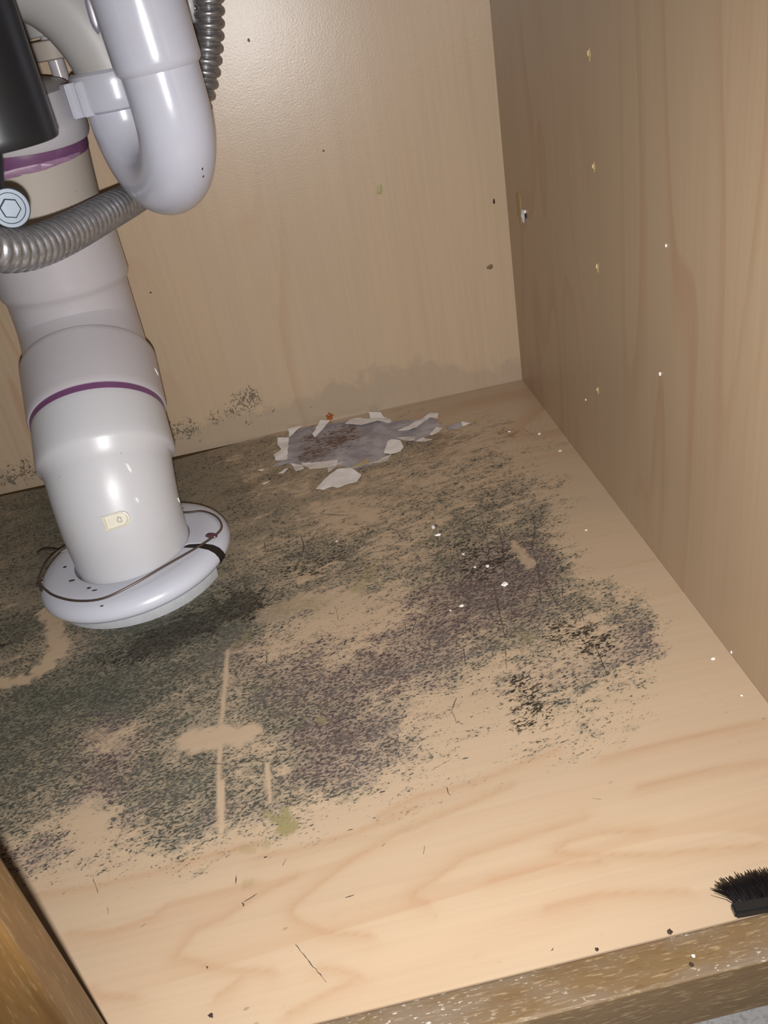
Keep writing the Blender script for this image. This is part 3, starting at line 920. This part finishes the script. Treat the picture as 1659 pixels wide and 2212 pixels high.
nb_ = Path([v3(BLg, .3105), v3(BLg, .3355)], 1)
nut = tube('slip_nut', nb_, [(0, .0262), (.0015, .0284), (.004, .0292), (.0200, .0292), (.0232, .0284), (.0250, .0262)], PVC, trap, seg=72)
for k in range(3):
    a = 3.75 + k * 2.1
    c_ = v3(BLg, .3210)
    bm = bmesh.new(); box(bm,   .026, .0375, -.0050, .0040, -.0105, .0105)
    box(bm, .024, .0325, .0065, .0100, -.0105, .0105)
    bmesh.ops.recalc_face_normals(bm, faces=bm.faces)
    bmesh.ops.bevel(bm, geom=bm.edges[:], offset=.0008, segments=2, affect='EDGES')
    bmesh.ops.transform(bm, matrix=Matrix.Translation(c_) @ Matrix.Rotation(a, 4, 'Z'), verts=bm.verts)
    me = bpy.data.meshes.new('wing'); bm.to_mesh(me); bm.free(); me.materials.append(PVC)
    o = bpy.data.objects.new('wing', me); C.objects.link(o); o.parent = nut; o.matrix_parent_inverse = Matrix.Translation(-Vector(trap.location))
    o.matrix_parent_inverse = nut.matrix_basis.inverted() @ Matrix.Identity(4)
BR = at(102, 74, .625)
ar = Path([v3(BLg, .328), v3(BLg, .338), BLg.to_3d() + Vector((-.004, .001, .354)), BLg.to_3d() + Vector((-.013, .003, .372)), BLg.to_3d() + Vector((-.026, .005, .387)), BLg.to_3d() + Vector((-.043, .007, .398))], 8)
PVC_T = plastic('dull_white_pvc', (0.42, 0.41, 0.405), .36, .22)
tube('outlet_bend', ar, [(0, .0236), (ar.L, .0262)], PVC_T, trap, seg=64)
bz = Path([BR + Vector((0, 0, -.001)), BR + Vector((0, 0, .030)), BR + Vector((.010, .005, .052))], 6)
tube('branch_socket', bz, [(0, .0125), (.001, .0138), (bz.L, .0185)], PVC_T, trap, seg=48)
bn = Path([BR + Vector((0, 0, -.0165)), BR + Vector((0, 0, -.0030))], 1)
tube('branch_nut', bn, [(0, .0125), (.001, .0140), (.010, .0150), (.0125, .0146), (.0133, .0130)], PVC_OLD, trap, seg=48)
bo = Path([BR + Vector((0, 0, -.060)), BR + Vector((0, 0, .002))], 1)
tube('tailpiece', bo, [(0, .0058), (bo.L, .0058)], PVC_D, trap, seg=32)
stick('primer_smear', tp, 200, 28, .0268, .0030, .0120, .0006, flat('grey_primer', (0.20, 0.19, 0.24), .3), trap, seed=6)
stick('scuff', tp, 437, 365, .0240, .0006, .0012, .0002, DCRUMB, trap, seed=6)
stick('scuff', tp, 439, 381, .0240, .0008, .0010, .0002, DCRUMB, trap, seed=7)

# ================================================================== flexible steel hose
hp = Path([onpl(432, -150, 1, -.020), onpl(446, -60, 1, -.019), onpl(451, 20, 1, -.018), onpl(449, 100, 1, -.018), onpl(438, 180, 1, -.019), onpl(412, 262, 1, -.022), onpl(370, 345, 1, -.024), at(322, 402, .672), at(283, 430, .642),
           at(225, 462, .592), at(160, 498, .545), at(95, 527, .505), at(35, 541, .475), at(-30, 535, .450), at(-110, 500, .430), at(-220, 430, .420)], 14)
hose = None
def hose_mesh():
    pitch, seg, sub = .0080, 40, 11
    prof = [0.0, .10, .55, .80, .94, 1.0, 1.0, .94, .80, .52, .10]
    V, F = [], []
    N = int(hp.L / pitch * sub)
    for i in range(N + 1):
        p, t, u, w = hp.ev(i * pitch / sub)
        for k in range(seg):
            a = 2 * math.pi * k / seg
            ph = (i / sub - k / seg) % 1.0 * sub
            i0 = int(ph) % sub; f = ph - int(ph)
            q = prof[i0] * (1 - f) + prof[(i0 + 1) % sub] * f
            r = .0092 + .0028 * q
            V.append(p + (u * math.cos(a) + w * math.sin(a)) * r)
    for i in range(N):
        for k in range(seg):
            k2 = (k + 1) % seg
            F.append((i * seg + k, i * seg + k2, (i + 1) * seg + k2, (i + 1) * seg + k))
    F.append(tuple(range(seg))[::-1]); F.append(tuple(range(N * seg, (N + 1) * seg)))
    o = mesh_obj('flexible_hose', V, F, M_hose); fix(o, 60); return o
hose = hose_mesh()
tag(hose, 'ribbed grey flexible steel hose passing behind the trap to the left', 'metal hose')
# thin white tube beside the hose
tt = Path([at(402, -60, .630), at(409, 0, .635), at(413, 30, .640), at(413, 60, .65), at(402, 110, .66)], 8)
st_ = tube('supply_tube', tt, [(0, .0030), (tt.L, .0030)], plastic('thin_tube_plastic', (0.6, 0.6, 0.62), .25), None, seg=24)
tag(st_, 'thin pale supply tube between the trap and the upright part of the steel hose', 'tube')

# ================================================================== black tube with clamp screw
bc = at(-5, 322, .490)
blk = empty('disposal_elbow', bc)
tag(blk, 'glossy black plastic tube hanging in front of the drain pipe at the left edge', 'black tube')
bp = Path([bc, bc + Vector((0, 0, .24))], 1)
tube('tube_body', bp, [(0, .0330), (.0006, .0345), (.002, .0352), (.24, .0352)], BLACK, blk, seg=96)
lip = Path([bc + Vector((0, 0, -.0008)), bc + Vector((0, 0, .0012))], 1)
s0 = at(22, 450, .462)
nv = (EYE - s0).normalized()
# strap from the tube down to the screw
sp_ = Path([at(-14, 340, .475), at(-12, 390, .472), at(-10, 430, .470), at(-14, 450, .470)], 8)
tube('clamp_strap', sp_, [(0, .0048), (sp_.L, .0048)], BLACK, blk, seg=24)
def disc_stack(name, c, ax_, prof, mat, parent, seg=48):
    p = Path([c, c + ax_ * .05], 1)
    return tube(name, p, prof, mat, parent, seg=seg)
nv2 = (nv + rx * .10 + ry * .05).normalized()
hd_ = s0 - nv2 * .004
scr = disc_stack('clamp_screw', hd_, nv2, [(0, .0096), (.0004, .0102), (.0028, .0104), (.0034, .0098), (.0034, .0080), (.0030, .0076), (.0030, .0001)], ZINC, blk)
hx = disc_stack('screw_head', hd_ + nv2 * .003, nv2, [(0, .0054), (.0030, .0054), (.0036, .0048), (.0036, .0001)], ZINC, None, seg=6)
hx.parent = scr; hx.matrix_parent_inverse = scr.matrix_basis.inverted(); 
sh = disc_stack('screw_shank', hd_ - nv2 * .0120, nv2, [(0, .0045), (.0125, .0045)], ZINC, None, seg=24)
sh.parent = scr

# ================================================================== brush
b0 = fpt(1583, 1968, .0022); b1 = fpt(1700, 1947, .0022)
bd = (b1 - b0); bd.z = 0; bd.normalize(); bn_ = Vector((-bd.y, bd.x, 0))
brush = empty('brush', b0)
tag(brush, 'black bristled brush lying on the clean floor near the front rail at right', 'brush')
bm = bmesh.new(); LB = min(.075, (-.004 - b0.x) / bd.x)
box(bm, 0, LB, -.0028, .0028, -.0020, .0022)
bmesh.ops.recalc_face_normals(bm, faces=bm.faces)
bmesh.ops.bevel(bm, geom=bm.edges[:], offset=.0008, segments=3, affect='EDGES')
Mx = Matrix(((bd.x, bn_.x, 0, b0.x), (bd.y, bn_.y, 0, b0.y), (0, 0, 1, b0.z), (0, 0, 0, 1)))
bmesh.ops.transform(bm, matrix=Mx, verts=bm.verts)
bm_obj('handle', bm, RUBBER, brush, smooth=False)
def bristles():
    V, F = [], []
    rn = random.Random(5)
    nB = 1500
    for i in range(nB):
        u = rn.random()
        x = .003 + u * (LB - .004)
        rz0 = rn.uniform(-.0014, .0016)
        Lb = .0135 * rn.uniform(.82, 1.04)
        spread = -.0085 * max(0, 1 - x / .020) ** 1.1 * rn.uniform(.55, 1.15) + rn.gauss(0, .0007)
        z1 = max(-.0018, rz0 * 1.7 + rn.gauss(0, .0006))
        p0 = Vector((x, .0022, rz0)); p1 = Vector((x + spread, .0022 + Lb - abs(spread) * .5, z1))
        pm = p0.lerp(p1, .5) + Vector((spread * -.12, 0, .0006))
        w = .00022
        b = len(V)
        for q, r in ((p0, w), (pm, w), (p1, w * .6)):
            for k in range(3):
                a = 2 * math.pi * k / 3
                V.append(Mx @ (q + Vector((math.cos(a) * r, 0, math.sin(a) * r))))
        for s in range(2):
            for k in range(3):
                k2 = (k + 1) % 3
                F.append((b + s * 3 + k, b + s * 3 + k2, b + s * 3 + 3 + k2, b + s * 3 + 3 + k))
        F.append((b + 6, b + 7, b + 8))
    o = mesh_obj('bristles', V, F, flat('black_bristle', (0.010, 0.008, 0.009), .3)); adopt(o, brush); o['kind'] = 'stuff'
bristles()

# ================================================================== torn paper stuck to the floor
def cr(u, v): return (540 + u / 2.9625, 840 + v / 2.9625)
def wpt(u, v, z=0.0): return fpt(*cr(u, v), z)
paper = empty('torn_paper_patch', wpt(600, 380))
tag(paper, 'torn grey and white paper patch with brown stains, stuck down beside the back panel', 'torn paper')
def sheet(name, poly, z, th, mat, parent, lift=None, rag=.0012, seed=0, seglen=.0035, thing=None):
    """ragged thin sheet: outline subdivided and roughened, dense inside so it can curl"""
    rn = random.Random(seed)
    P = [wpt(u, v) for u, v in poly] if not isinstance(poly[0], Vector) else poly
    out = []
    for i in range(len(P)):
        a, b = P[i], P[(i + 1) % len(P)]
        n = max(1, int((b - a).length / seglen))
        for k in range(n):
            q = a.lerp(b, k / n)
            if k: q = q + Vector((rn.uniform(-rag, rag), rn.uniform(-rag, rag), 0))
            out.append(q)
    bm = bmesh.new()
    vs = [bm.verts.new((q.x, min(q.y, -.0012), 0)) for q in out]
    f = bm.faces.new(vs)
    bmesh.ops.triangulate(bm, faces=[f])
    for _ in range(3):
        es = [e for e in bm.edges if e.calc_length() > .006]
        if es: bmesh.ops.subdivide_edges(bm, edges=es, cuts=1); bmesh.ops.triangulate(bm, faces=bm.faces)
    cx_ = sum((q.x for q in out)) / len(out); cy_ = sum((q.y for q in out)) / len(out)
    mr = max((Vector((q.x - cx_, q.y - cy_))).length for q in out)
    for v in bm.verts:
        n = noise.noise(Vector((v.co.x * 90, v.co.y * 90, seed)))
        e = (n + .5) * .0008
        if lift:
            ang, hgt = lift
            t = ((v.co.x - cx_) * math.cos(ang) + (v.co.y - cy_) * math.sin(ang)) / mr
            e += max(0, .5 + t * .5) ** 1.6 * hgt
        v.co.z = z + max(0, e)
    bmesh.ops.recalc_face_normals(bm, faces=bm.faces)
    r = bmesh.ops.extrude_face_region(bm, geom=bm.faces[:])
    for g in r['geom']:
        if isinstance(g, bmesh.types.BMVert): g.co.z -= th
    bmesh.ops.recalc_face_normals(bm, faces=bm.faces)
    return bm_obj(name, bm, mat, parent)
base_poly = [(255, 290), (330, 258), (520, 228), (640, 205), (760, 205), (900, 215), (1000, 207), (1090, 200), (1150, 180), (1205, 215), (1215, 240), (1160, 290), (1065, 340), (960, 330), (900, 345),
             (870, 420), (770, 490), (650, 520), (580, 490), (450, 470), (330, 480), (240, 480), (150, 498), (230, 440), (250, 320)]
shb = sheet('backing_sheet', base_poly, .0004, .0003, M_paper, paper, seed=1)
at_ = shb.data.attributes.new('stain', 'FLOAT', 'POINT')
ctr = [(wpt(560, 330), .030), (wpt(420, 410), .024), (wpt(640, 260), .016), (wpt(400, 320), .016)]
for i, v in enumerate(shb.data.vertices):
    p = v.co + Vector(paper.location) * 0
    s_ = 0
    for c_, r in ctr: s_ = max(s_, 1 - (Vector((p.x - c_.x, (p.y - c_.y))).length / r) ** 2)
    at_.data[i].value = max(0, s_)
FLAPS = [([(180, 325), (250, 320), (240, 460), (165, 468), (155, 430), (205, 400), (180, 370)], 3.1, .002, WPAPER),
 ([(250, 275), (335, 255), (250, 320)], 1.6, .003, WPAPER), ([(455, 230), (520, 228), (420, 318), (402, 300)], 1.2, .004, WPAPER),
 ([(640, 205), (690, 195), (860, 210), (905, 215), (910, 240), (880, 245), (820, 222), (715, 250), (610, 235)], -1.5, .005, WPAPER),
 ([(760, 170), (840, 168), (860, 192), (880, 198), (780, 205)], 1.5, .003, WPAPER),
 ([(950, 285), (1090, 215), (1155, 168), (1205, 172), (1208, 215), (1155, 200), (1075, 265), (1020, 285)], -1.2, .005, WPAPER),
 ([(1150, 300), (1195, 255), (1235, 270), (1215, 290), (1160, 308)], -.6, .003, WPAPER), ([(940, 322), (1065, 318), (1060, 350), (1030, 365), (990, 345)], -1.5, .004, WPAPER),
 ([(1065, 345), (1110, 320), (1170, 350), (1120, 358)], -1.2, .003, WPAPER), ([(885, 345), (910, 335), (965, 345), (985, 385), (965, 410), (900, 425), (860, 418)], 0, .002, WPAPER),
 ([(770, 490), (905, 432), (885, 485), (835, 502)], -1.4, .005, WPAPER), ([(650, 520), (755, 455), (775, 505), (740, 515)], -1, .004, YPAPER),
 ([(330, 485), (565, 470), (560, 505), (480, 525), (385, 535)], -1.6, .004, WPAPER), ([(490, 495), (600, 485), (510, 565)], -1, .006, WPAPER),
 ([(425, 655), (500, 575), (560, 525), (640, 515), (715, 560), (690, 605), (560, 650), (530, 640), (470, 662)], -1.6, .0015, WPAPER),
 ([(260, 488), (345, 500), (350, 530), (300, 560), (285, 520)], -2, .004, WPAPER)]
for i, (pl_, an, hg, mt) in enumerate(FLAPS):
    o = sheet('paper_flap', pl_, .0009 + .00025 * (i % 3), .00025, mt, paper, (an, hg), .0006, 10 + i)
    if mt is YPAPER: o['label'] = 'yellowed paper flap'
sc1 = sheet('paper_scrap', [(1250, 245), (1355, 225), (1355, 255), (1270, 265)], .0005, .0003, M_paper, None, (0, .001), .0005, 41)
tag(sc1, 'flat grey paper scrap right of the torn paper patch', 'paper scrap')
sc2 = sheet('paper_scrap', [(1356, 220), (1407, 238), (1360, 246)], .0006, .0003, WPAPER, None, (0, .003), .0004, 42)
tag(sc2, 'small white triangular paper scrap touching the flat grey scrap', 'paper scrap')
for k, pl_ in enumerate(([(180, 545), (225, 520), (245, 515), (215, 545)], [(50, 525), (90, 522), (80, 535)], [(75, 610), (130, 600), (90, 616)])):
    o = sheet('paper_scrap', pl_, .0005, .0003, WPAPER, None, (0, .001), .0003, 50 + k)
    tag(o, ['narrow white paper sliver just left of the torn patch\'s lowest flap', 'tiny white paper sliver farthest left of the torn patch', 'faint white paper sliver in front of the tiny leftmost one'][k], 'paper scrap')

# ================================================================== crumbs and chips
def lump(name, pos, r, mat, seed, flatz=.6, stretch=(1, 1)):
    bm = bmesh.new(); bmesh.ops.create_icosphere(bm, subdivisions=2, radius=1)
    for v in bm.verts:
        n = noise.noise(v.co * 1.7 + Vector((seed * 3.1, seed, 0))) * .55
        v.co = v.co * (1 + n); v.co = Vector((v.co.x * r * stretch[0], v.co.y * r * stretch[1], v.co.z * r * flatz))
    mz = min(v.co.z for v in bm.verts)
    bmesh.ops.transform(bm, matrix=Matrix.Translation(pos) @ Matrix.Translation(Vector((0, 0, -mz))) @ Matrix.Rotation(0, 4, 'Z'), verts=bm.verts)
    return bm_obj(name, bm, mat)
rb = empty('rusty_crumb', fpt(712, 905, .0) + Vector((0, -.004, 0)))
tag(rb, 'rusty orange brown crumb of debris against the back panel above the torn paper', 'debris')
for k, (dx, dz, r) in enumerate(((0, 0, .0030), (.0022, .0030, .0024), (-.0016, .0042, .0019), (.0006, .0060, .0018))):
    o = lump('clump', Vector(rb.location) + Vector((dx, 0, dz)), r, RUST, k + 3, .9); adopt(o, rb)
CR = [((936, 1140), .0022, (1.0, 1.6), 'bent white chip in the mould, left one of the touching pair'), ((946, 1157), .0024, (1.6, .9), 'bright white chip, right one of the touching pair in the mould'),
      ((1001, 1198), .0016, (1, 1.2), 'small white chip on dark mould below the touching pair'), ((1026, 1226), .0013, (1.2, 1), 'pale chip left of the brighter one on purple mould'),
      ((1053, 1224), .0018, (1.2, 1.2), 'white chip on the purple mould beside a clean gap'), ((1090, 1264), .0030, (1.3, 1), 'curled translucent flake on the mould, largest of the pale flakes'),
      ((997, 1310), .0019, (1.5, .8), 'oblong white chip at the centre of the mould'), ((973, 1319), .0010, (1, 1), 'tiny white chip beside the oblong one'),
      ((1266, 1146), .0013, (1.3, .8), 'white chip on the clean strip by the right panel'), ((1100, 933), .0014, (1.6, 1), 'white chip near the rear corner, left one'),
      ((1165, 938), .0020, (1, 1.5), 'forked white chip near the rear corner, close to the right panel'), ((1210, 975), .0017, (1.2, 1), 'white chip lying against the foot of the right panel'),
      ((1540, 1424), .0015, (1.5, .9), 'bright white chip on clean laminate near the right panel'), ((1602, 1503), .0010, (1, 1), 'tiny pale chip closest to the right edge of the floor'),
      ((727, 1170), .0012, (1.3, .8), 'white sliver in the mould left of centre'), ((1498, 2066), .0012, (1, 1), 'round white speck on top of the oak rail')]
for i, ((px, py), r, stt, lab) in enumerate(CR):
    p = fpt(px, py, .0002)
    o = lump('paint_chip', p, r * .62, CHIP, i + 20, .45, stt)
    tag(o, lab, 'chip', 'white paint chips on the floor')
DC = [((1447, 2015), .0011, 'round dark brown crumb at the front edge above the oak rail'), ((1289, 2052), .0008, 'small dark crumb beside the rail left of the round one'), ((1493, 2085), .0009, 'black speck on top of the oak rail'),
      ((456, 2195), .0009, 'dark oblong crumb near the oak stile at the front')]
for i, ((px, py), r, lab) in enumerate(DC):
    o = lump('dark_crumb', fpt(px, py, .0002), r, DCRUMB, i + 60, .6)
    tag(o, lab, 'crumb', 'dark crumbs near the front rail')

# ================================================================== marks on the right panel
def on_r(px, py): return onpl(px, py, 0, .0005)
for i, (px, py, a, b) in enumerate(((1273, 118, .0022, .0042), (1283, 362, .0020, .0034), (1291, 579, .0018, .0036), (1292, 843, .0013, .0030))):
    p = on_r(px, py)
    o = blob('pin_hole', p, Vector((-1, 0, 0)), a, b, .0006, RAWW, wr, seed=70 + i, rnd=.3)
    q = blob('splinter', p + Vector((-.0005, a * .2, b * .2)), Vector((-1, 0, 0)), a * .4, b * .45, .0006, RAWW2, wr, seed=80 + i, rnd=.4)
ANCH = flat('grey_white_anchor', (0.50, 0.51, 0.56), .4)
gouge = empty('wall_anchor', on_r(1132, 470)); tag(gouge, 'broken white plastic anchor in a gouged hole of the right panel', 'wall anchor')
blob('gouge', on_r(1122, 448), Vector((-1, 0, 0)), .0085, .0135, .0006, RAWW, wr, seed=90, rnd=.35)
o = lump('anchor_body', on_r(1133, 476) + Vector((-.001, 0, -.002)), .0022, ANCH, 91, 2.4, (.7, 1.3)); adopt(o, gouge)
o = lump('anchor_tip', on_r(1136, 458) + Vector((-.001, 0, -.001)), .0016, CHIP, 93, 1.0, (.7, 1.2)); adopt(o, gouge)
blob('hole', on_r(1136, 465), Vector((-1, 0, 0)), .0028, .0026, .0009, DCRUMB, wr, seed=94)
for (px, py, r, lab) in ((1440, 530, .0008, 'small white chip stuck high on the right panel'), (1427, 808, .0010, 'larger white chip stuck low on the right panel'), (1266, 863, .0008, 'white chip stuck to the right panel just above the floor'), (1581, 1408, .0008, 'pale chip on the right panel at the floor line, nearest the front')):
    o = lump('paint_chip', on_r(px, py) + Vector((-.0004, 0, -.001)), r, CHIP, 31 + r * 1e4, 1.2, (.6, 1)); tag(o, lab, 'chip', 'paint chips on the right panel')
# marks on the back panel
def on_b(px, py): return onpl(px, py, 1, 0.0)
GM = flat('olive_smudge', (0.32, 0.30, 0.12), .5)
BM = flat('brown_nick', (0.16, 0.10, 0.05), .6)
for i, (px, py, a, b, mt) in enumerate(((820, 410, .0028, .0044, GM), (1058, 577, .0032, .0024, BM), (1067, 435, .0010, .0024, DCRUMB), (699, 326, .0009, .0012, BM), (325, 632, .0009, .0007, DCRUMB), (537, 87, .0010, .0014, BM))):
    blob('smudge', on_b(px, py), Vector((0, -1, 0)), a, b, .0003, mt, wbk, seed=100 + i, rnd=.35)
